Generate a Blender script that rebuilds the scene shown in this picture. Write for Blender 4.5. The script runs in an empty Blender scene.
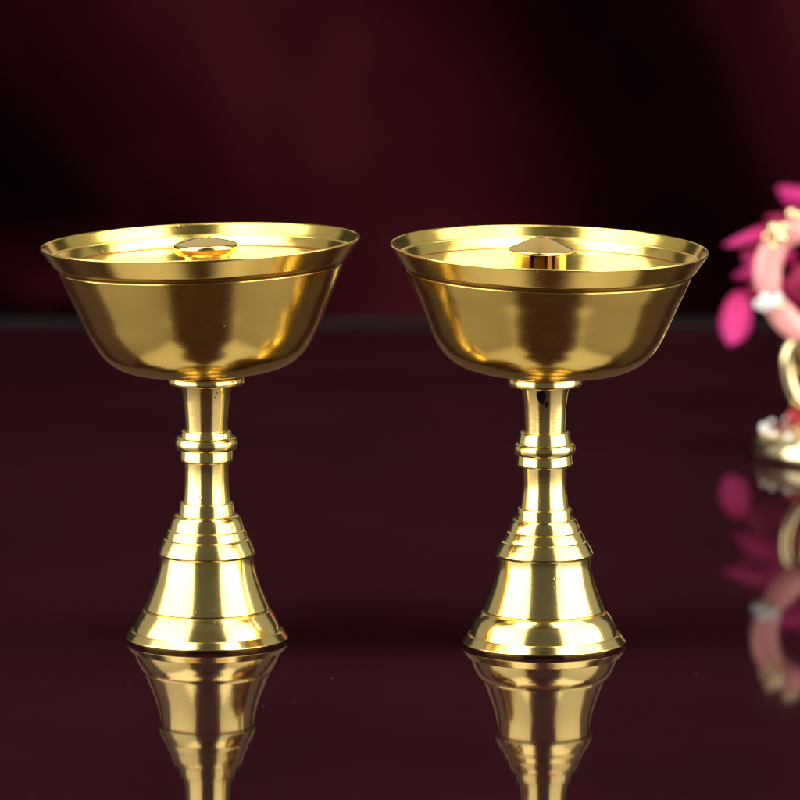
import bpy, bmesh, math, random
from mathutils import Vector, Matrix
import numpy as np

random.seed(7)
R = math.radians
S = bpy.context.scene
COL = S.collection

# ------------------------------------------------------------------ camera
cam_d = bpy.data.cameras.new("camera")
cam = bpy.data.objects.new("camera", cam_d)
COL.objects.link(cam)
cam.location = (0.0, -1.78, 0.3203)
cam.rotation_euler = (R(90 - 8.24), 0, 0)
cam_d.sensor_width = 36
cam_d.lens = 7000 / 800 * 36
cam_d.clip_start = 0.05
cam_d.clip_end = 60
cam_d.dof.use_dof = True
cam_d.dof.focus_distance = 1.775
cam_d.dof.aperture_fstop = 18
S.camera = cam

# ------------------------------------------------------------------ world (dim studio, no sky)
W = bpy.data.worlds.new("World")
S.world = W
W.use_nodes = True
W.node_tree.nodes["Background"].inputs[0].default_value = (1.0, 0.97, 0.92, 1)
W.node_tree.nodes["Background"].inputs[1].default_value = 0.03

# ------------------------------------------------------------------ lamps
def area(name, loc, look, sx, sy, power, color=(1, 1, 1), spread=180):
    l = bpy.data.lights.new(name, 'AREA')
    l.shape = 'RECTANGLE'
    l.size, l.size_y = sx, sy
    l.energy = power
    l.color = color
    l.spread = R(spread)
    o = bpy.data.objects.new(name, l)
    COL.objects.link(o)
    o.location = loc
    d = Vector(look) - Vector(loc)
    o.rotation_euler = d.to_track_quat('-Z', 'Y').to_euler()
    return o

D = 0.8
BOX_L = 2.8
AZ = 67
bx, by = D * math.sin(R(AZ)), -D * math.cos(R(AZ))
BW, BH, BZ = 1.12, 1.30, 0.38
PW = BOX_L * math.pi * BW * BH
area("softbox", (-bx, by, BZ), (0, 0, BZ), BW, BH, PW, (1, 0.985, 0.95), 140)
area("softbox", (bx, by, BZ), (0, 0, BZ), BW, BH, PW, (1, 0.985, 0.95), 140)
# upper softboxes: two strips a side lean inwards from the top edge of each tall box, leaving a gap over the camera
def panel(name, c, u, w, su, sw, rad):
    o = area(name, c, c, su, sw, rad * math.pi * su * sw, (1, 0.985, 0.95), 120)
    z = u.cross(w)
    if z.dot(Vector((0, 0, 0.06)) - c) > 0:
        u, z = -u, -z
    o.rotation_euler = Matrix((u, w, z)).transposed().to_euler()
for sx in (-1, 1):
    top = Vector((sx * bx, by, BZ + BH / 2))
    u = Vector((sx * math.cos(R(AZ)), math.sin(R(AZ)), 0))
    w = Vector((-sx * math.sin(R(AZ)) * 0.93, math.cos(R(AZ)) * 0.93, 0.36)).normalized()
    panel("upper_softbox", top + u * 0.04 + w * 0.155, u, w, 0.92, 0.31, 3.0)
    panel("upper_softbox", top + u * 0.10 + w * 0.465, u, w, 0.66, 0.31, 3.0)
    panel("upper_softbox", top + u * 0.10 + w * 0.700, u, w, 0.46, 0.16, 3.0)
# dim fill light added overhead behind the lamps
area("rear_fill", (0, 1.05, 0.84), (0, 0, 0.05), 1.4, 1.2, 0.62 * math.pi * 1.4 * 1.2, (1, 0.88, 0.66))
# weak fill lamps added at the sides continue the boxes towards the back
for sx in (-1, 1):
    area("side_fill", (sx * 0.95, 0.46, 0.45), (0, 0, 0.45), 0.75, 1.3, 0.34 * math.pi * 0.75 * 1.3, (1, 0.97, 0.9))
# big dim fill light added behind the camera
area("front_fill", (0, -1.95, 1.0), (0, 0, 1.0), 2.5, 3.2, 0.07 * math.pi * 2.5 * 3.2, (1, 0.97, 0.92))
# lamp that rakes the backdrop cloth
area("backdrop_lamp", (2.3, 2.35, 0.75), (-0.02, 3.5, -0.25), 1.2, 1.2, 21, (1, 0.95, 0.9), 120)

S.view_settings.view_transform = 'Standard'
S.view_settings.look = 'None'
S.view_settings.exposure = 0
S.view_settings.gamma = 1
S.render.engine = 'CYCLES'
S.cycles.max_bounces = 16
S.cycles.glossy_bounces = 12

# ------------------------------------------------------------------ helpers
def link(name, me, mat=None, parent=None):
    o = bpy.data.objects.new(name, me)
    COL.objects.link(o)
    if mat:
        me.materials.append(mat)
    if parent:
        o.parent = parent
    return o

def smooth(me):
    for p in me.polygons:
        p.use_smooth = True

def empty(name, loc, label, cat, group=None):
    o = bpy.data.objects.new(name, None)
    o.empty_display_size = 0.01
    COL.objects.link(o)
    o.location = loc
    o['label'] = label
    o['category'] = cat
    if group:
        o['group'] = group
    return o

def gsmooth(a, sig, step):
    if sig <= 0:
        return a
    k = max(1, int(3 * sig / step))
    w = np.exp(-0.5 * (np.arange(-k, k + 1) * step / sig) ** 2)
    w /= w.sum()
    # odd reflection at the ends keeps the end points in place
    pre = 2 * a[0] - a[1:k + 1][::-1] if len(a) > k else np.repeat(a[:1], k, 0)
    post = 2 * a[-1] - a[-k - 1:-1][::-1] if len(a) > k else np.repeat(a[-1:], k, 0)
    b = np.concatenate([pre, a, post])
    return np.stack([np.convolve(b[:, i], w, 'valid') for i in range(a.shape[1])], 1)

def resample(a, step):
    d = np.r_[0, np.cumsum(np.hypot(*np.diff(a, axis=0).T))]
    n = max(2, int(round(d[-1] / step)) + 1)
    t = np.linspace(0, d[-1], n)
    return np.stack([np.interp(t, d, a[:, 0]), np.interp(t, d, a[:, 1])], 1)

def spline(p, step):
    p = np.array(p, float)
    if len(p) == 2:
        return resample(p, step)
    out = []
    q = np.concatenate([[2 * p[0] - p[1]], p, [2 * p[-1] - p[-2]]])
    for i in range(1, len(q) - 2):
        p0, p1, p2, p3 = q[i - 1:i + 3]
        t0 = 0
        t1 = t0 + max(1e-6, np.linalg.norm(p1 - p0)) ** .5
        t2 = t1 + max(1e-6, np.linalg.norm(p2 - p1)) ** .5
        t3 = t2 + max(1e-6, np.linalg.norm(p3 - p2)) ** .5
        for t in np.linspace(t1, t2, 24, endpoint=False):
            A1 = (t1 - t) / (t1 - t0) * p0 + (t - t0) / (t1 - t0) * p1
            A2 = (t2 - t) / (t2 - t1) * p1 + (t - t1) / (t2 - t1) * p2
            A3 = (t3 - t) / (t3 - t2) * p2 + (t - t2) / (t3 - t2) * p3
            B1 = (t2 - t) / (t2 - t0) * A1 + (t - t0) / (t2 - t0) * A2
            B2 = (t3 - t) / (t3 - t1) * A2 + (t - t1) / (t3 - t1) * A3
            out.append((t2 - t) / (t2 - t1) * B1 + (t - t1) / (t2 - t1) * B2)
    out.append(p[-1])
    return resample(np.array(out), step)

PX = 0.2586e-3            # metres per unit of the measured profiles
KZ = 1.012
KB = 0.986                 # the bowls' own height factor

def profile(runs, y0, fillet=0.75, step=0.5, kz=KZ):
    """runs: list of (sigma, [(r, y), ...]); corners between runs get a tiny fillet."""
    pts = []
    for sig, p in runs:
        a = gsmooth(spline(p, step), sig, step)
        if pts and np.linalg.norm(pts[-1][-1] - a[0]) < 1e-6:
            a = a[1:]
        pts.append(a)
    a = resample(np.concatenate(pts), step)
    a = gsmooth(a, fillet, step)
    r = np.maximum(a[:, 0], 0) * PX
    z = (y0 - a[:, 1]) * kz * PX
    return np.stack([r, z], 1)

def lathe(prof, n=224, a0=None, a1=None, closed=False):
    me = bpy.data.meshes.new("lathe")
    bm = bmesh.new()
    full = a0 is None
    rings = []
    cnt = n if full else max(2, int(n * (a1 - a0) / 360) + 2)
    for r, z in prof:
        if r < 1e-7 and full:
            rings.append([bm.verts.new((0, 0, z))])
            continue
        ring = []
        for i in range(cnt):
            t = 2 * math.pi * i / n if full else R(a0 + (a1 - a0) * i / (cnt - 1))
            ring.append(bm.verts.new((r * math.sin(t), -r * math.cos(t), z)))
        rings.append(ring)
    m = len(rings)
    for k in range(m if closed else m - 1):
        A, B = rings[k], rings[(k + 1) % m]
        rng = range(cnt) if full else range(cnt - 1)
        for i in rng:
            j = (i + 1) % cnt
            if len(A) == 1 and len(B) == 1:
                continue
            if len(A) == 1:
                bm.faces.new((A[0], B[j], B[i]))
            elif len(B) == 1:
                bm.faces.new((A[i], A[j], B[0]))
            else:
                bm.faces.new((A[i], A[j], B[j], B[i]))
    if closed and not full:
        bm.faces.new([g[0] for g in rings])
        bm.faces.new([g[-1] for g in rings][::-1])
    bmesh.ops.recalc_face_normals(bm, faces=bm.faces)
    bm.to_mesh(me)
    bm.free()
    smooth(me)
    return me

def tube(path, rad, n=14, closed=False, flat=1.0):
    """tube along a 3-D path; rad is a number or a list; flat squashes it across the path's normal."""
    P = [Vector(p) for p in path]
    m = len(P)
    bm = bmesh.new()
    rings = []
    up = Vector((0, 1, 0))
    for i, p in enumerate(P):
        a = P[(i - 1) % m] if (closed or i > 0) else p
        b = P[(i + 1) % m] if (closed or i < m - 1) else p
        t = (b - a).normalized()
        u = up - t * up.dot(t)
        if u.length < 1e-5:
            u = Vector((1, 0, 0)) - t * t.x
        u.normalize()
        v = t.cross(u)
        r = rad[i] if isinstance(rad, (list, tuple)) else rad
        rings.append([bm.verts.new(p + (u * math.cos(2 * math.pi * k / n) * flat + v * math.sin(2 * math.pi * k / n)) * r) for k in range(n)])
    for i in range(m if closed else m - 1):
        A, B = rings[i], rings[(i + 1) % m]
        for k in range(n):
            bm.faces.new((A[k], A[(k + 1) % n], B[(k + 1) % n], B[k]))
    if not closed:
        bm.faces.new(rings[0][::-1])
        bm.faces.new(rings[-1])
    bmesh.ops.recalc_face_normals(bm, faces=bm.faces)
    me = bpy.data.meshes.new("tube")
    bm.to_mesh(me)
    bm.free()
    smooth(me)
    return me

def curve(pts, per=10, closed=False):
    P = [Vector(p) for p in pts]
    n = len(P)
    out = []
    for i in range(n if closed else n - 1):
        g = (lambda k: P[k % n]) if closed else (lambda k: P[max(0, min(n - 1, k))])
        p0, p1, p2, p3 = g(i - 1), g(i), g(i + 1), g(i + 2)
        for s in range(per):
            t = s / per
            out.append(0.5 * (2 * p1 + (p2 - p0) * t + (2 * p0 - 5 * p1 + 4 * p2 - p3) * t * t + (3 * p1 - p0 - 3 * p2 + p3) * t ** 3))
    if not closed:
        out.append(P[-1])
    return out

# ------------------------------------------------------------------ materials
def new_mat(name):
    m = bpy.data.materials.new(name)
    m.use_nodes = True
    nt = m.node_tree
    return m, nt, nt.nodes, nt.links, nt.nodes["Principled BSDF"]

def brass(name, base, rough, groove=0.25, tint=0.06, pit=0.0):
    m, nt, N, L, B = new_mat(name)
    tc = N.new('ShaderNodeTexCoord')
    sep = N.new('ShaderNodeSeparateXYZ')
    L.new(tc.outputs['Object'], sep.inputs[0])
    # turned metal: everything varies along the profile (radius + height), hardly around it
    rr = N.new('ShaderNodeVectorMath'); rr.operation = 'MULTIPLY'
    rr.inputs[1].default_value = (1, 1, 0)
    L.new(tc.outputs['Object'], rr.inputs[0])
    ln = N.new('ShaderNodeVectorMath'); ln.operation = 'LENGTH'
    L.new(rr.outputs[0], ln.inputs[0])
    ad = N.new('ShaderNodeMath'); ad.operation = 'ADD'
    L.new(ln.outputs['Value'], ad.inputs[0]); L.new(sep.outputs['Z'], ad.inputs[1])
    n1 = N.new('ShaderNodeTexNoise'); n1.noise_dimensions = '1D'
    n1.inputs['Scale'].default_value = 2600
    n1.inputs['Detail'].default_value = 3
    L.new(ad.outputs[0], n1.inputs['W'])
    # big soft tarnish
    n2 = N.new('ShaderNodeTexNoise')
    n2.inputs['Scale'].default_value = 45
    n2.inputs['Detail'].default_value = 5
    L.new(tc.outputs['Object'], n2.inputs['Vector'])
    # fine hand-polishing marks
    mp = N.new('ShaderNodeMapping'); mp.inputs['Scale'].default_value = (1, 1, 4)
    L.new(tc.outputs['Object'], mp.inputs['Vector'])
    n3 = N.new('ShaderNodeTexNoise')
    n3.inputs['Scale'].default_value = 420
    n3.inputs['Detail'].default_value = 4
    L.new(mp.outputs[0], n3.inputs['Vector'])
    mix = N.new('ShaderNodeMixRGB'); mix.blend_type = 'MULTIPLY'
    cr = N.new('ShaderNodeValToRGB')
    cr.color_ramp.elements[0].position = 0.3
    cr.color_ramp.elements[0].color = (1 - 2.2 * tint, 1 - 3.2 * tint, 1 - 4 * tint, 1)
    cr.color_ramp.elements[1].position = 0.65
    cr.color_ramp.elements[1].color = (1, 1, 1, 1)
    L.new(n2.outputs['Fac'], cr.inputs['Fac'])
    mix.inputs['Fac'].default_value = 1
    mix.inputs['Color1'].default_value = (*base, 1)
    L.new(cr.outputs['Color'], mix.inputs['Color2'])
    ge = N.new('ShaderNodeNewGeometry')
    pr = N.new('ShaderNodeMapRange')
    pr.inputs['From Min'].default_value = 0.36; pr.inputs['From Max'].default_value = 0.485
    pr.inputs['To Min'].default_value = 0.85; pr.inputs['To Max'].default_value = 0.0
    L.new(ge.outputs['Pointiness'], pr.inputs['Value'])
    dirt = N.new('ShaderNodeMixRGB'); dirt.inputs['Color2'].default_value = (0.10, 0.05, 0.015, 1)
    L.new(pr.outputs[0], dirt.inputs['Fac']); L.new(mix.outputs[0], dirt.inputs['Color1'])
    L.new(dirt.outputs[0], B.inputs['Base Color'])
    B.inputs['Metallic'].default_value = 1
    ro = N.new('ShaderNodeMapRange')
    ro.inputs['From Min'].default_value = 0.3; ro.inputs['From Max'].default_value = 0.7
    ro.inputs['To Min'].default_value = rough * 0.9; ro.inputs['To Max'].default_value = rough * 1.15
    L.new(n3.outputs['Fac'], ro.inputs['Value'])
    L.new(ro.outputs[0], B.inputs['Roughness'])
    b1 = N.new('ShaderNodeBump')
    b1.inputs['Strength'].default_value = groove
    b1.inputs['Distance'].default_value = 0.00005
    L.new(n1.outputs['Fac'], b1.inputs['Height'])
    b2 = N.new('ShaderNodeBump')
    b2.inputs['Strength'].default_value = 0.013
    b2.inputs['Distance'].default_value = 0.0003
    L.new(n3.outputs['Fac'], b2.inputs['Height'])
    L.new(b1.outputs[0], b2.inputs['Normal'])
    # rare tiny dings
    vo = N.new('ShaderNodeTexVoronoi'); vo.inputs['Scale'].default_value = 760
    L.new(tc.outputs['Object'], vo.inputs['Vector'])
    vs = N.new('ShaderNodeSeparateColor'); L.new(vo.outputs['Color'], vs.inputs[0])
    g = N.new('ShaderNodeMath'); g.operation = 'GREATER_THAN'; g.inputs[1].default_value = 0.93
    L.new(vs.outputs[0], g.inputs[0])
    vm = N.new('ShaderNodeMapRange'); vm.inputs['From Max'].default_value = 0.28
    vm.inputs['To Min'].default_value = -1; vm.inputs['To Max'].default_value = 0
    L.new(vo.outputs['Distance'], vm.inputs['Value'])
    dm = N.new('ShaderNodeMath'); dm.operation = 'MULTIPLY'
    L.new(g.outputs[0], dm.inputs[0]); L.new(vm.outputs[0], dm.inputs[1])
    b3 = N.new('ShaderNodeBump'); b3.inputs['Strength'].default_value = 0.25; b3.inputs['Distance'].default_value = 0.0001
    L.new(dm.outputs[0], b3.inputs['Height']); L.new(b2.outputs[0], b3.inputs['Normal'])
    L.new(b3.outputs[0], B.inputs['Normal'])
    return m

M = {}
GOLD = (0.94, 0.68, 0.165)
M['bowl'] = brass('brushed_brass', GOLD, 0.165, 0.018, 0.05)
M['foot'] = brass('polished_brass', (0.94, 0.72, 0.255), 0.155, 0.03, 0.03)
M['cap'] = brass('turned_brass', (0.90, 0.67, 0.24), 0.15, 0.25, 0.05)

M['dark_tone'] = brass('dark_brass', (0.20, 0.105, 0.025), 0.30, 0.1, 0.1)  # darker, rougher brass for the groove and the slot core

def pit_black():
    m, nt, N, L, B = new_mat('pit_shade_black')
    B.inputs['Base Color'].default_value = (0.004, 0.003, 0.002, 1)  # near-black colour stands in for the shade inside a pit
    B.inputs['Roughness'].default_value = 1.0
    B.inputs['Specular IOR Level'].default_value = 0.05
    return m
M['pit'] = pit_black()

def table_mat():
    m, nt, N, L, B = new_mat('glossy_maroon_acrylic')
    tc = N.new('ShaderNodeTexCoord')
    n1 = N.new('ShaderNodeTexNoise'); n1.inputs['Scale'].default_value = 9; n1.inputs['Detail'].default_value = 4
    L.new(tc.outputs['Object'], n1.inputs['Vector'])
    cr = N.new('ShaderNodeValToRGB')
    cr.color_ramp.elements[0].position = 0.35; cr.color_ramp.elements[0].color = (0.0128, 0.0030, 0.0044, 1)
    cr.color_ramp.elements[1].position = 0.7; cr.color_ramp.elements[1].color = (0.0172, 0.0039, 0.0058, 1)
    L.new(n1.outputs['Fac'], cr.inputs['Fac'])
    # dust specks
    v = N.new('ShaderNodeTexVoronoi'); v.inputs['Scale'].default_value = 120
    L.new(tc.outputs['Object'], v.inputs['Vector'])
    sp = N.new('ShaderNodeMath'); sp.operation = 'LESS_THAN'; sp.inputs[1].default_value = 0.026
    L.new(v.outputs['Distance'], sp.inputs[0])
    sc = N.new('ShaderNodeSeparateColor'); L.new(v.outputs['Color'], sc.inputs[0])
    gt = N.new('ShaderNodeMath'); gt.operation = 'GREATER_THAN'; gt.inputs[1].default_value = 0.72
    L.new(sc.outputs[0], gt.inputs[0])
    ml = N.new('ShaderNodeMath'); ml.operation = 'MULTIPLY'
    L.new(sp.outputs[0], ml.inputs[0]); L.new(gt.outputs[0], ml.inputs[1])
    mx = N.new('ShaderNodeMixRGB'); mx.inputs['Color2'].default_value = (0.14, 0.11, 0.12, 1)
    L.new(ml.outputs[0], mx.inputs['Fac']); L.new(cr.outputs['Color'], mx.inputs['Color1'])
    N.remove(B)
    df = N.new('ShaderNodeBsdfDiffuse'); L.new(mx.outputs[0], df.inputs['Color'])
    gl = N.new('ShaderNodeBsdfGlossy'); gl.inputs['Roughness'].default_value = 0.035
    gl.inputs['Color'].default_value = (1, 0.96, 0.94, 1)
    n2 = N.new('ShaderNodeTexNoise'); n2.inputs['Scale'].default_value = 30; n2.inputs['Detail'].default_value = 6
    L.new(tc.outputs['Object'], n2.inputs['Vector'])
    mr = N.new('ShaderNodeMapRange'); mr.inputs['To Min'].default_value = 0.02; mr.inputs['To Max'].default_value = 0.055
    L.new(n2.outputs['Fac'], mr.inputs['Value']); L.new(mr.outputs[0], gl.inputs['Roughness'])
    lw = N.new('ShaderNodeLayerWeight'); lw.inputs['Blend'].default_value = 0.5   # facing = 1 - cos
    pw = N.new('ShaderNodeMath'); pw.operation = 'POWER'; pw.inputs[1].default_value = 4
    L.new(lw.outputs['Facing'], pw.inputs[0])
    f = N.new('ShaderNodeMapRange'); f.inputs['To Min'].default_value = 0.097; f.inputs['To Max'].default_value = 0.26
    L.new(pw.outputs[0], f.inputs['Value'])
    ms = N.new('ShaderNodeMixShader')
    L.new(f.outputs[0], ms.inputs[0]); L.new(df.outputs[0], ms.inputs[1]); L.new(gl.outputs[0], ms.inputs[2])
    L.new(ms.outputs[0], N['Material Output'].inputs['Surface'])
    return m
M['table'] = table_mat()

def simple(name, col, rough=0.5, metal=0.0, spec=0.5, sub=0.0, nscale=300, var=0.15, sheen=0.0, bump=0.0):
    m, nt, N, L, B = new_mat(name)
    tc = N.new('ShaderNodeTexCoord')
    n = N.new('ShaderNodeTexNoise'); n.inputs['Scale'].default_value = nscale; n.inputs['Detail'].default_value = 5
    L.new(tc.outputs['Object'], n.inputs['Vector'])
    cr = N.new('ShaderNodeValToRGB')
    cr.color_ramp.elements[0].position = 0.3; cr.color_ramp.elements[0].color = (*[c * (1 - var) for c in col], 1)
    cr.color_ramp.elements[1].position = 0.7; cr.color_ramp.elements[1].color = (*[min(1, c * (1 + var)) for c in col], 1)
    L.new(n.outputs['Fac'], cr.inputs['Fac'])
    L.new(cr.outputs['Color'], B.inputs['Base Color'])
    B.inputs['Roughness'].default_value = rough
    B.inputs['Metallic'].default_value = metal
    B.inputs['Specular IOR Level'].default_value = spec
    if sub:
        B.inputs['Subsurface Weight'].default_value = sub
        B.inputs['Subsurface Radius'].default_value = (0.004, 0.0015, 0.001)
    if sheen:
        B.inputs['Sheen Weight'].default_value = sheen
    if bump:
        b = N.new('ShaderNodeBump'); b.inputs['Strength'].default_value = bump; b.inputs['Distance'].default_value = 0.001
        L.new(n.outputs['Fac'], b.inputs['Height']); L.new(b.outputs[0], B.inputs['Normal'])
    return m
M['cloth'] = simple('maroon_velvet_cloth', (0.051, 0.0068, 0.0110), 1.0, 0, 0.0, nscale=11, var=0.32)
M['edge_sheen'] = simple('grey_edge_sheen', (0.0088, 0.0096, 0.0108), 0.8, 0.0, 0.04, nscale=40)
M['peach'] = simple('peach_enamel', (0.86, 0.36, 0.33), 0.3, 0, 0.5, 0.1, nscale=150, var=0.12)
def petal_mat(name, deep, pale):
    m, nt, N, L, B = new_mat(name)
    uv = N.new('ShaderNodeUVMap')
    mp = N.new('ShaderNodeMapping'); mp.inputs['Scale'].default_value = (14, 1.2, 1)
    L.new(uv.outputs[0], mp.inputs['Vector'])
    n = N.new('ShaderNodeTexNoise'); n.inputs['Scale'].default_value = 1.6; n.inputs['Detail'].default_value = 4
    L.new(mp.outputs[0], n.inputs['Vector'])
    sp = N.new('ShaderNodeSeparateXYZ'); L.new(uv.outputs[0], sp.inputs[0])
    ad = N.new('ShaderNodeMath'); ad.operation = 'MULTIPLY_ADD'; ad.inputs[1].default_value = 0.45
    L.new(sp.outputs['Y'], ad.inputs[0]); L.new(n.outputs['Fac'], ad.inputs[2])
    cr = N.new('ShaderNodeValToRGB')
    cr.color_ramp.elements[0].position = 0.45; cr.color_ramp.elements[0].color = (*deep, 1)
    cr.color_ramp.elements[1].position = 0.95; cr.color_ramp.elements[1].color = (*pale, 1)
    L.new(ad.outputs[0], cr.inputs['Fac'])
    L.new(cr.outputs[0], B.inputs['Base Color'])
    B.inputs['Roughness'].default_value = 0.5
    B.inputs['Specular IOR Level'].default_value = 0.35
    b = N.new('ShaderNodeBump'); b.inputs['Strength'].default_value = 0.4; b.inputs['Distance'].default_value = 0.0006
    L.new(n.outputs['Fac'], b.inputs['Height']); L.new(b.outputs[0], B.inputs['Normal'])
    tr = N.new('ShaderNodeBsdfTranslucent'); L.new(cr.outputs[0], tr.inputs['Color'])
    ms = N.new('ShaderNodeMixShader'); ms.inputs[0].default_value = 0.25
    L.new(B.outputs[0], ms.inputs[1]); L.new(tr.outputs[0], ms.inputs[2])
    L.new(ms.outputs[0], N['Material Output'].inputs['Surface'])
    return m
M['magenta'] = petal_mat('magenta_petal', (0.50, 0.004, 0.11), (0.68, 0.030, 0.25))
M['crimson'] = petal_mat('crimson_petal', (0.22, 0.003, 0.02), (0.42, 0.01, 0.09))
M['red'] = simple('red_bead', (0.32, 0.006, 0.02), 0.3, nscale=200)
M['gilt'] = simple('gilt_metal', (0.92, 0.76, 0.42), 0.18, 1.0, nscale=200, var=0.08)
M['pearl'] = simple('pearl_bead', (0.82, 0.80, 0.76), 0.15, 0, 0.6, nscale=300, var=0.05)
M['green'] = simple('green_stem', (0.05, 0.09, 0.03), 0.6, 0, 0.3, nscale=200)

# ------------------------------------------------------------------ setting
def box_bevel(name, x0, x1, y0, y1, z0, z1, bev, mat, seg=4):
    bm = bmesh.new()
    bmesh.ops.create_cube(bm, size=1)
    for v in bm.verts:
        v.co = Vector(((x0 + x1) / 2 + v.co.x * (x1 - x0), (y0 + y1) / 2 + v.co.y * (y1 - y0), (z0 + z1) / 2 + v.co.z * (z1 - z0)))
    bmesh.ops.bevel(bm, geom=bm.edges[:], offset=bev, segments=seg, affect='EDGES')
    me = bpy.data.meshes.new(name)
    bm.to_mesh(me); bm.free()
    return link(name, me, mat)

t = box_bevel('table_surface', -0.30, 0.30, -0.245, 0.612, -0.018, 0.0, 0.0012, M['table'])
t['kind'] = 'structure'
e = box_bevel('table_edge', -0.30, 0.30, 0.6125, 0.638, -0.020, -0.0008, 0.004, M['edge_sheen'])  # strip added behind the table; its grey paints light caught by the edge
e['kind'] = 'structure'

def backdrop():
    """cloth hung behind the table in broad diagonal folds"""
    YB = 3.6
    nx, nz = 420, 640
    x0, x1, z0, z1 = -1.3, 1.3, -1.1, 1.7
    bm = bmesh.new()
    def sm(a, b, v):
        q = max(0, min(1, (v - a) / (b - a)))
        return q * q * (3 - 2 * q)
    def h(x, z):
        px = 400 + x / 0.00077
        py = (-0.149 - z) / 0.00077
        u = px - (0.79 - 0.34 * sm(150, 600, px)) * py
        # recede slowly over the lit faces, come forward quickly over the dark ones
        knots = [(-3000, .1), (-2100, .0), (-1900, .22), (-1200, .02), (-1000, .24), (-420, .0), (-230, .0), (-15, .31), (45, .325), (105, .32), (490, .05), (520, .05), (715, .27), (760, .28), (1100, .05), (1300, .25), (1800, .02), (2000, .2), (2600, 0), (4000, 0)]
        v = 0
        for (a, p), (b, q) in zip(knots, knots[1:]):
            if a <= u <= b:
                v = p + (q - p) * sm(a, b, u)
        v *= 0.45
        v += 0.0022 * math.sin(x * 19 + z * 11) + 0.0012 * math.sin(x * 37 - z * 14 + 1)
        # the cloth sags into a roll near the bottom
        v += 0.31 * math.exp(-((z + 0.337) / 0.015) ** 2) * (1 - sm(40, 150, px))
        return v
    vs = []
    for j in range(nz + 1):
        z = z0 + (z1 - z0) * j / nz
        vs.append([bm.verts.new((x0 + (x1 - x0) * i / nx, YB - h(x0 + (x1 - x0) * i / nx, z), z)) for i in range(nx + 1)])
    for j in range(nz):
        for i in range(nx):
            bm.faces.new((vs[j][i], vs[j][i + 1], vs[j + 1][i + 1], vs[j + 1][i]))
    me = bpy.data.meshes.new('backdrop_cloth')
    bm.to_mesh(me); bm.free()
    smooth(me)
    o = link('backdrop', me, M['cloth'])
    o['kind'] = 'structure'
    s = o.modifiers.new('thickness', 'SOLIDIFY'); s.thickness = 0.003
    return o
backdrop()

# ------------------------------------------------------------------ the two lamps
def stem_parts(root, y0, P):
    for name, runs, mat in P['stem']:
        par = root
        nm = name
        if '>' in name:
            pn, nm = name.split('>')
            par = next(c for c in root.children if c.name.split('.')[0] == pn)
        link(nm, lathe(profile(runs, y0, 0.55, 0.4)), M[mat], par)

def bowl_parts(root, y0, P):
    yj = P['joint']
    zj = (y0 - yj) * KZ * PX
    T = Matrix.Translation((P['dx'] * PX, 0, zj)) @ Matrix.Rotation(R(P['roll']), 4, 'Y') @ Matrix.Rotation(R(P['pitch']), 4, 'X')
    b = link('bowl', lathe(profile(P['bowl'], yj, 0.35, 0.3, KB), 288), M['bowl'], root)
    b.matrix_local = T
    rb = link('rim_band', lathe(profile(P['rim'], yj, 0.4, 0.3, KB), 288), M['bowl'], b)
    link('groove', lathe(profile(P['groove'], yj, 0.3, 0.3, KB), 288), M['dark_tone'], b)
    wh = link('wick_tube', P['tube'](yj), M['cap'], root)
    wh.matrix_local = T @ Matrix.Translation((P['cx'] * PX, 0, 0))
    if 'shade_core' in P:  # dark core added so the tube's slots look shaded inside
        link('slot_shade_core', lathe(profile(P['shade_core'], yj, 0.4, 0.5, KB), 64), M['dark_tone'], wh)
    link('wick_cap', lathe(profile(P['cap'], yj, 0.5, 0.4, KB), 160), M['cap'], wh)
    return b

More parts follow.
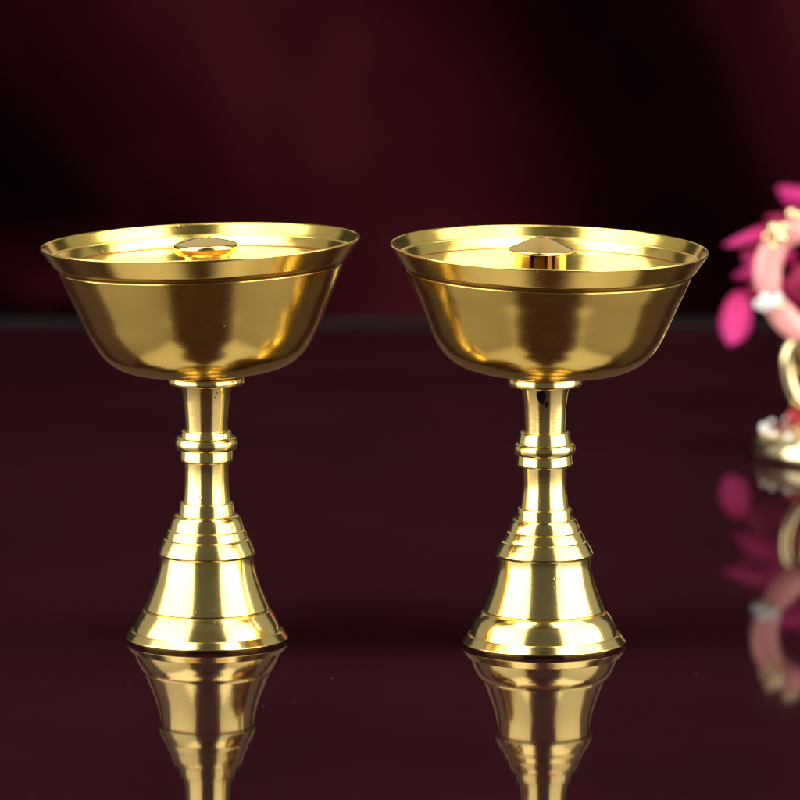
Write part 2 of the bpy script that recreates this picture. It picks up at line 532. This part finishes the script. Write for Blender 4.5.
LEFT = dict(joint=377, dx=-0.8, roll=-2.0, pitch=-0.3, cx=5.5)
LEFT['stem'] = [
    ('foot', [(0, [(0, 640), (77.5, 640)]), (0, [(77.5, 640), (77.8, 638.6)]), (0, [(77.8, 638.6), (81.5, 636.8)]), (0, [(81.5, 636.8), (75.8, 629.4)]), (0, [(75.8, 629.6), (60, 629.8)])], 'foot'),
    ('foot>foot_skirt', [(0, [(66, 631), (73.6, 630.3)]), (1.5, [(73.6, 630.3), (72.2, 625.3), (69.8, 619.6), (67, 614.4), (64, 609.6)]), (0, [(64.4, 609.6), (56, 609.2)])], 'foot'),
    ('bell', [(0, [(57, 610.5), (62.2, 609.6)]), (0, [(62.2, 609.6), (62.6, 607)]), (4, [(62.6, 607), (58.2, 597), (53.8, 586), (50.2, 576), (47.9, 567), (46.7, 560), (46.4, 553.5)]), (0, [(46.4, 553.5), (38, 553)])], 'foot'),
    ('shoulder', [(0, [(40, 555.2), (47.3, 555.2)]), (0, [(47.3, 555.2), (48.8, 552.8)]), (1.5, [(48.8, 552.8), (46.4, 546), (42.9, 538.4)]), (0, [(42.9, 538.4), (41.2, 538.1)]),
                  (0, [(41.2, 538.1), (41.2, 536.6), (39.2, 529.6)]), (0, [(39.2, 529.6), (37.6, 529.3)]), (1, [(37.6, 529.3), (37.1, 526.5), (34.9, 519.5), (32.6, 515.4), (31, 514.4)]), (0, [(31, 514.4), (24, 514.2)])], 'foot'),
    ('shoulder>neck_ring', [(0, [(22, 515), (28.4, 514.6)]), (0.5, [(28.4, 514.6), (27.9, 511.5), (26.5, 503), (26, 502)]), (0, [(26, 502), (19, 501.8)])], 'foot'),
    ('stem', [(0, [(18, 503), (23.5, 502.6)]), (3, [(23.5, 502.6), (22.9, 496), (22.3, 485), (22.2, 475), (22.4, 466), (22.8, 460.5)]), (0, [(22.8, 460.5), (18, 460)])], 'foot'),
    ('collar', [(0, [(19, 461.6), (25.4, 461.6)]), (0, [(25.4, 461.6), (26.3, 460.2)]), (0, [(26.3, 460.2), (26, 449.6)]), (0, [(26, 449.6), (20, 449.2)])], 'foot'),
    ('collar>collar_bead', [(0, [(20, 449.8), (29, 449.8)]), (0.8, [(29, 449.8), (30.8, 447.5), (31.3, 443.5), (30.8, 439.4), (29, 437.2)]), (0, [(29, 437.2), (18, 437)])], 'foot'),
    ('collar>collar_band', [(0, [(20, 438), (26, 438)]), (0, [(26, 438), (24.6, 431.2)]), (0, [(24.6, 431.2), (16, 431)])], 'foot'),
    ('neck', [(0, [(15, 432.4), (20.7, 432.2)]), (2, [(20.7, 432.2), (21, 427), (21.9, 415), (22.8, 405.3)]), (2, [(22.8, 405.3), (23.6, 398), (25, 391), (27.4, 384.2)]), (0, [(27.4, 384.2), (22, 384)])], 'foot'),
    ('flange', [(0, [(20, 384.8), (37, 384.8)]), (0, [(37, 384.8), (38, 383.6), (38, 378.4), (37, 377.2)]), (0, [(37, 377.2), (20, 376.8)])], 'foot'),
]
LEFT['bowl'] = [(0, [(10, 377.3), (36, 375.6)]), (3.5, [(36, 376), (60, 373.4), (76, 370.2), (89, 364.3), (100.5, 354.5), (109.5, 341), (116.2, 328), (122, 314), (128.3, 299.5), (134.5, 284.5), (140.9, 267.4)]),
                (0, [(140.9, 267.4), (141, 266.4), (139.6, 265.9)]), (0, [(139.6, 265.9), (141.1, 263.3), (146, 258.3), (148.9, 252.6)]),
                (4, [(148.9, 252.6), (143, 259.8), (137.2, 268.5), (131, 284), (125, 299), (119, 314), (108, 333), (95, 347), (76, 357), (50, 363), (20, 365), (0, 365.5)])]
LEFT['rim'] = [(0, [(140, 262.2), (146.2, 260.7)]), (0, [(146.2, 260.7), (158.2, 243.4)]), (0, [(158.2, 243.4), (158.8, 242.4), (158.6, 241.3), (157.8, 240.7), (156.8, 240.8), (156.2, 241.6)]),
               (1, [(156.2, 241.6), (150, 251.8)]), (0, [(150, 251.8), (149.1, 252.0)]), (0, [(149.1, 252.0), (147.6, 256.5), (141.5, 262)])]
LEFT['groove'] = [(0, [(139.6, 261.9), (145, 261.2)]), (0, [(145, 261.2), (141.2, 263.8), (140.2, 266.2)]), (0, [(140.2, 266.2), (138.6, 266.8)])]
LEFT['cap'] = [(0, [(0, 254), (28.6, 254)]), (0, [(28.6, 254), (29.6, 253.2)]), (0.6, [(29.6, 253.2), (31.6, 250.5), (32.6, 247.3), (32.1, 244.8), (30.6, 243)]), (0, [(30.6, 243), (27.4, 241.8)]), (1, [(27.4, 241.8), (15, 238.8), (3.2, 236.2)]), (0, [(3.2, 236.2), (2.6, 237.4), (0, 238)])]
LEFT['tube'] = lambda yj: lathe(profile([(0, [(30, 366), (30, 360)]), (0, [(30, 360), (21, 357)]), (0, [(21, 357), (21, 253)])], yj, 0.6, 0.6, KB), 96)

RIGHT = dict(joint=378, dx=0.9, roll=1.5, pitch=1.0, cx=-8.5)
RIGHT['stem'] = [
    ('foot', [(0, [(0, 645), (77.5, 645)]), (0, [(77.5, 645), (77.8, 643.6)]), (0, [(77.8, 643.6), (81.6, 641.8)]), (0, [(81.6, 641.8), (75.6, 633.4)]), (0, [(75.6, 633.6), (60, 633.8)])], 'foot'),
    ('foot>foot_skirt', [(0, [(66, 635), (73.3, 634.4)]), (1.5, [(73.3, 634.4), (71.9, 629.4), (69.4, 622.6), (66.2, 616.6), (62, 611.8)]), (0, [(62.2, 611.8), (54, 611.5)])], 'foot'),
    ('bell', [(0, [(55, 613), (59.7, 612)]), (0, [(59.7, 612), (60.1, 609.5)]), (4, [(60.1, 609.5), (56.2, 600), (52.2, 589), (49.2, 580), (47, 571), (45.9, 563), (45.8, 555)]), (0, [(45.8, 555), (38, 554.5)])], 'foot'),
    ('shoulder', [(0, [(40, 556.8), (47.4, 556.8)]), (0, [(47.4, 556.8), (48.8, 554)]), (1.5, [(48.8, 554), (46, 548), (42.4, 541.4)]), (0, [(42.4, 541.4), (40.6, 541.1)]),
                  (0, [(40.6, 541.1), (40.2, 538.6), (37, 531.9)]), (0, [(37, 531.9), (35.5, 531.6)]), (1, [(35.5, 531.6), (35, 528.5), (32.7, 522.3), (30.8, 519.4)]), (0, [(30.8, 519.4), (24, 519.2)])], 'foot'),
    ('shoulder>neck_ring', [(0, [(22, 520), (28, 519.6)]), (0.5, [(28, 519.6), (27.6, 516.5), (27, 510), (26.4, 508.4)]), (0, [(26.4, 508.4), (19, 508.2)])], 'foot'),
    ('stem', [(0, [(18, 509.4), (24.1, 509)]), (3, [(24.1, 509), (23, 502), (21.8, 492), (21.5, 484), (21.7, 475), (22.3, 466)]), (0, [(22.3, 466), (17, 465.6)])], 'foot'),
    ('collar', [(0, [(19, 467), (26.9, 467)]), (0, [(26.9, 467), (27.8, 465.6)]), (0, [(27.8, 465.6), (26.8, 455.8)]), (0, [(26.8, 455.8), (20, 455.4)])], 'foot'),
    ('collar>collar_bead', [(0, [(20, 456), (28.6, 456)]), (0.8, [(28.6, 456), (30.1, 453.8), (30.6, 450.3), (30.1, 446.8), (28.4, 444.6)]), (0, [(28.4, 444.6), (18, 444.4)])], 'foot'),
    ('collar>collar_band', [(0, [(20, 445.2), (26.2, 445.2)]), (0.5, [(26.2, 445.2), (25.7, 441.5), (24.4, 434.4), (23.8, 433.2)]), (0, [(23.8, 433.2), (15, 433)])], 'foot'),
    ('neck', [(0, [(14, 434.2), (20.1, 434)]), (2.5, [(20.1, 434), (20.3, 428), (20.9, 415), (22, 402), (23.6, 393), (25.4, 387)]), (0, [(25.4, 387), (20, 386.8)])], 'foot'),
    ('flange', [(0, [(18, 388), (35.5, 388)]), (0, [(35.5, 388), (36.5, 386.8), (36.5, 379.8), (35.5, 378.6)]), (0, [(35.5, 378.6), (18, 378)])], 'foot'),
]
RIGHT['bowl'] = [(0, [(10, 378.3), (36, 376.6)]), (3.5, [(36, 377), (62, 374.2), (80, 370.3), (93.5, 363.8), (104, 354.3), (113.5, 339.5), (122.6, 318.5), (131, 298.5), (136.5, 286), (140.9, 274.4)]),
                 (0, [(140.9, 274.4), (141, 273.4), (139.6, 272.9)]), (0, [(139.6, 272.9), (141.1, 270.3), (145.4, 265.3), (147.7, 259.6)]),
                 (4, [(147.7, 259.6), (142.2, 266.8), (136.8, 275.5), (132.6, 286), (127.4, 298.5), (120, 318), (109.6, 337), (97, 350), (78, 360), (50, 365.5), (20, 367), (0, 367.5)])]
RIGHT['rim'] = [(0, [(139.5, 269.2), (145.6, 267.9)]), (0, [(145.6, 267.9), (156.8, 250.4)]), (0, [(156.8, 250.4), (157.4, 249.4), (157.2, 248.3), (156.4, 247.7), (155.4, 247.8), (154.8, 248.6)]),
                (1, [(154.8, 248.6), (148.8, 258.8)]), (0, [(148.8, 258.8), (147.9, 259.0)]), (0, [(147.9, 259.0), (146.4, 263.5), (140.5, 269.2)])]
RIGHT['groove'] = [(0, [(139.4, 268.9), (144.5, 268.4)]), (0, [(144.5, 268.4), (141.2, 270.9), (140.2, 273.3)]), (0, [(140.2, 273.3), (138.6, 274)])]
RIGHT['cap'] = [(0, [(0, 254.2), (26, 254.2)]), (0, [(26, 254.2), (31.8, 252.6)]), (0, [(31.8, 252.6), (32.7, 251.2), (32, 250)]), (1, [(32, 250), (18, 243.6), (4.5, 237.7)]), (0, [(4.5, 237.7), (3, 236.9), (0, 238.6)])]

def slotted_tube(yj):
    bm = bmesh.new()
    for a0, a1 in ((15, 25), (33, 150), (165, 334)):
        pr = profile([(0, [(21.5, 366), (25.8, 366)]), (0, [(25.8, 366), (25.8, 254)]), (0, [(25.8, 254), (21.5, 254)]), (0, [(21.5, 254), (21.5, 364)])], yj, 0.4, 2.0, KB)
        me = lathe(pr, 180, a0, a1, closed=True)
        bm.from_mesh(me)
        bpy.data.meshes.remove(me)
    me = bpy.data.meshes.new('slotted')
    bm.to_mesh(me); bm.free()
    smooth(me)
    me.set_sharp_from_angle(angle=R(50))
    return me
RIGHT['tube'] = slotted_tube
RIGHT['shade_core'] = [(0, [(18.5, 366), (18.5, 256)])]

GROUP = 'pair of brass pedestal butter lamps'
lampA = empty('oil_lamp', (-0.0498, 0.0, 0.0), 'brass pedestal oil lamp whose low wick cap has a thick rounded edge', 'oil lamp', GROUP)
stem_parts(lampA, 640, LEFT)
bowlA = bowl_parts(lampA, 640, LEFT)
lampB = empty('oil_lamp', (0.0370, -0.007, 0.0), 'brass pedestal oil lamp with thin cone-shaped wick cap and black pit in its neck', 'oil lamp', GROUP)
stem_parts(lampB, 645, RIGHT)
bowlB = bowl_parts(lampB, 645, RIGHT)

def pit(root, y0, cx, cy, w, hgt, rad, seed, off=0.00012):
    """a casting flaw: a small dark irregular hollow lying on the neck's curve"""
    rnd = random.Random(seed)
    bm = bmesh.new()
    n = 22
    rim = []
    ph = [rnd.uniform(0, 6.3) for _ in range(3)]
    def pt(u, v, o):
        x = (cx + u) * PX
        rr = rad(cy + v) * PX + o
        return (x, -math.sqrt(max(1e-9, rr * rr - x * x)), (y0 - (cy + v)) * KZ * PX)
    c = bm.verts.new(pt(0, 0, off))
    for k in range(n):
        a = 2 * math.pi * k / n
        q = 1 + 0.18 * math.sin(2 * a + ph[0]) + 0.15 * math.sin(3 * a + ph[1]) + 0.1 * math.sin(5 * a + ph[2])
        rim.append((bm.verts.new(pt(w * q * math.cos(a) * .6, hgt * q * math.sin(a) * .6, off)), bm.verts.new(pt(w * q * math.cos(a), hgt * q * math.sin(a), -0.00005))))
    for k in range(n):
        a, b = rim[k], rim[(k + 1) % n]
        bm.faces.new((c, a[0], b[0]))
        bm.faces.new((a[0], a[1], b[1], b[0]))
    bmesh.ops.recalc_face_normals(bm, faces=bm.faces)
    me = bpy.data.meshes.new('pit'); bm.to_mesh(me); bm.free(); smooth(me)
    nk = next(c for c in root.children if c.name.split('.')[0] == 'neck')
    return link('casting_pit', me, M['pit'], nk)
radR = lambda y: float(np.interp(y, [387, 393, 402, 415, 428], [25.4, 23.6, 22, 20.9, 20.3]))
radL = lambda y: float(np.interp(y, [384, 391, 398, 405, 415], [27.4, 25, 23.6, 22.8, 21.9]))
pit(lampB, 645, -3.5, 396, 4.6, 8.5, radR, 3)
pit(lampB, 645, 1.5, 403.5, 2.2, 3.0, radR, 5)
pit(lampA, 640, 11.5, 391, 0.9, 0.9, radL, 4, 0.00006)
pit(lampA, 640, 9.6, 395.5, 1.1, 0.9, radL, 6, 0.00006)

# ------------------------------------------------------------------ jewelled ring ornament
def bead(name, c, r, mat, parent, sz=1.0):
    bm = bmesh.new()
    bmesh.ops.create_uvsphere(bm, u_segments=18, v_segments=12, radius=r)
    for v in bm.verts:
        v.co.z *= sz
        v.co += Vector(c)
    me = bpy.data.meshes.new(name); bm.to_mesh(me); bm.free(); smooth(me)
    return link(name, me, mat, parent)

OX, OY, OU = 0.1248, 0.3155, 0.3029e-3      # ornament axis, depth and metres per pixel there
orn = empty('ring_ornament', (OX, OY, 0), 'gilt stand holding a peach enamel ring with gold and pearl beads', 'ornament')
def op(px, py, dy=0.0):
    return ((px - 812) * OU, dy, (455 - py) * OU * 1.01)
def mmlathe(pts, n=96):
    a = np.array([(r * OU, z * OU) for r, z in pts])
    return lathe(gsmooth(resample(a, 0.0002), 0.0004, 0.0002), n)
base = link('base', mmlathe([(0, 0), (88, 0), (93, 2), (95, 7), (93, 17), (88, 24), (80, 28), (70, 29), (66, 31), (55, 35), (38, 39), (20, 43), (10, 48), (9, 60), (0, 60)], 128), M['gilt'], orn)
base.location.x = 35 * OU
for k in range(20):
    a = 2 * math.pi * (k + 0.35) / 20
    bead('pearl_bead', (84 * OU * math.cos(a), 84 * OU * math.sin(a), 26 * OU), 4.0 * OU, M['pearl'], base)
for k in range(12):
    a = 2 * math.pi * k / 12 + 0.1
    bead('red_bead', (56 * OU * math.cos(a), 56 * OU * math.sin(a), 40 * OU), 6.5 * OU, M['red'], base, 0.7)
for sx in (-1, 1):
    pts = [(812 + sx * 2, 412), (812 - sx * 8, 405), (812 - sx * 17, 396), (812 - sx * 23, 380), (812 - sx * 25, 362), (812 - sx * 21, 348), (812 - sx * 9, 342), (812 + sx * 1, 348), (812 + sx * 4, 360), (812 - sx * 3, 370), (812 - sx * 9, 366)]
    link('scroll', tube(curve([op(*p, 0.0015 * sx) for p in pts], 8), 7.6 * OU, 14), M['gilt'], orn)
ringpts = [(812, 229), (790, 233), (773, 248), (766, 268), (768, 290), (778, 311), (795, 328), (812, 333), (829, 328), (846, 311), (856, 290), (858, 268), (851, 248), (834, 233)]
ringpath = curve([op(*p) for p in ringpts], 8, True)
def ringrad(p):
    r = 13.8
    for (cx, cy) in ((773, 234), (767, 300), (851, 234), (857, 300), (812, 229), (812, 333)):
        c = Vector(op(cx, cy))
        r -= 4.6 * math.exp(-((p - c).length / (13 * OU)) ** 2)
    return r * OU
ring = link('ring', tube(ringpath, [ringrad(p) for p in ringpath], 18, True, 0.75), M['peach'], orn)
for sx in (-1, 1):
    X = lambda p: 812 + sx * (812 - p)
    for (px, py, dy, r) in ((765, 237, -.002, 5.2), (771, 228, -.004, 6.2), (778, 236, -.005, 6.5), (770, 245, -.005, 4.6), (780, 227, -.003, 5.0), (789, 214, -.001, 5.2), (797, 216, -.002, 4.5)):
        bead('gold_bead', op(X(px), py, dy), r * OU, M['gilt'], ring)
    for (px, py, dy, r) in ((757, 303, -.003, 5.2), (763, 297, -.005, 5.8), (770, 302, -.0055, 5.2), (776, 296, -.005, 4.6), (762, 306, -.005, 4.0)):
        bead('pearl_bead', op(X(px), py, dy), r * OU, M['pearl'], ring)
    bead('gold_bead', op(X(777), 304, -.005), 4 * OU, M['gilt'], ring)

# ------------------------------------------------------------------ magenta flower spray behind it
FX, FY, FU = 0.1300, 0.416, 0.3135e-3
fl = empty('artificial_flower', (FX, FY, 0), 'magenta artificial flower with long pointed petals behind the peach ring ornament', 'flower')
PX0 = 400 + FX / FU
def fp(px, py, dy=0.0):
    return Vector(((px - PX0) * FU, dy, (407 - py) * FU * 1.01))
def petal(name, root_, tip, w, bend, mat, twist=0.0, point=0.8):
    a, b = root_, tip
    ax = (b - a)
    Lh = ax.length
    t = ax.normalized()
    nrm = Vector((0, -1, 0)) - t * t.dot(Vector((0, -1, 0)))
    nrm.normalize()
    side = t.cross(nrm)
    q = Matrix.Rotation(twist, 3, t)
    nrm, side = q @ nrm, q @ side
    ph = random.uniform(0, 6)
    bm = bmesh.new()
    nu, nv = 16, 8
    uvl = bm.loops.layers.uv.new('UVMap')
    g = []
    for i in range(nu + 1):
        s = i / nu
        ww = w * (math.sin(math.pi * min(1, s ** point * 0.97 + 0.03)) ** 0.75) + w * 0.06 * (1 - s)
        row = []
        for j in range(nv + 1):
            c = (j / nv - .5) * 2
            off = nrm * (bend * math.sin(math.pi * s) - 0.35 * ww * c * c + 0.14 * w * math.sin(8 * s + 3 * c + ph)*abs(c))
            row.append(bm.verts.new(a + t * (Lh * s) + side * (ww * c * (1 + 0.10 * math.sin(7 * s + ph))) + off))
        g.append(row)
    for i in range(nu):
        for j in range(nv):
            f = bm.faces.new((g[i][j], g[i][j + 1], g[i + 1][j + 1], g[i + 1][j]))
            for l, (ii, jj) in zip(f.loops, ((i, j), (i, j + 1), (i + 1, j + 1), (i + 1, j))):
                l[uvl].uv = (jj / nv, ii / nu)
    me = bpy.data.meshes.new('petal'); bm.to_mesh(me); bm.free(); smooth(me)
    o = link('petal', me, mat, fl)
    m = o.modifiers.new('thickness', 'SOLIDIFY'); m.thickness = 0.0006
    return o
U = FU
petal('petal', fp(745, 291, .004), fp(734, 342, -.006), 16.5 * U, 3 * U, M['magenta'], 0.0, 1.0)
petal('petal', fp(772, 225, .0), fp(726, 242, -.004), 6 * U, -4 * U, M['magenta'], 0.5)
petal('petal', fp(785, 264, .0), fp(737, 276, .002), 9 * U, 4 * U, M['magenta'], -0.5)
petal('petal', fp(778, 270, .004), fp(748, 304, .006), 9 * U, 2 * U, M['crimson'], 0.3)
petal('petal', fp(800, 255, .006), fp(748, 262, .008), 11 * U, 3 * U, M['magenta'], 0.2)
petal('petal', fp(800, 290, .006), fp(757, 298, .010), 13 * U, 3 * U, M['magenta'], -0.4)
petal('petal', fp(800, 240, .006), fp(757, 232, .004), 14 * U, 3 * U, M['magenta'], -0.2)
petal('petal', fp(822, 214, .0), fp(780, 185, -.003), 13 * U, 3 * U, M['magenta'], -0.3)
petal('petal', fp(830, 230, .0), fp(812, 170, -.003), 14 * U, 3 * U, M['magenta'], 0.2)
petal('petal', fp(835, 235, .0), fp(880, 180, -.003), 14 * U, 3 * U, M['magenta'], 0.2)
petal('petal', fp(840, 270, .0), fp(905, 260, -.006), 14 * U, 3 * U, M['magenta'], 0.3)
petal('petal', fp(835, 300, .0), fp(890, 335, -.006), 15 * U, 3 * U, M['magenta'], -0.3)
for (a0, a1, w_, tw, mm) in (((765, 250), (744, 252), 6, -0.6, 'crimson'), 
                             ((796, 222), (768, 214), 6, 0.4, 'crimson'), ((812, 205), (796, 196), 6, 0.2, 'crimson'), ((772, 238), (755, 240), 4, 0.9, 'crimson')):
    petal('petal', fp(*a0, .001), fp(*a1, -.003), w_ * U, 2.5 * U, M[mm], tw)
for k in range(9):
    a = 2 * math.pi * k / 9
    c = fp(811, 285, -.004)
    petal('petal', c, c + Vector((math.cos(a) * 24 * U, 0.004, math.sin(a) * 27 * U)), 9 * U, 4 * U, M['crimson'], 0.4)
link('stem', tube(curve([fp(PX0, 407), fp(PX0 - 2, 370), fp(PX0 + 5, 320), fp(812, 280), fp(816, 225, .001)], 8), 3.2 * U, 10), M['green'], fl)
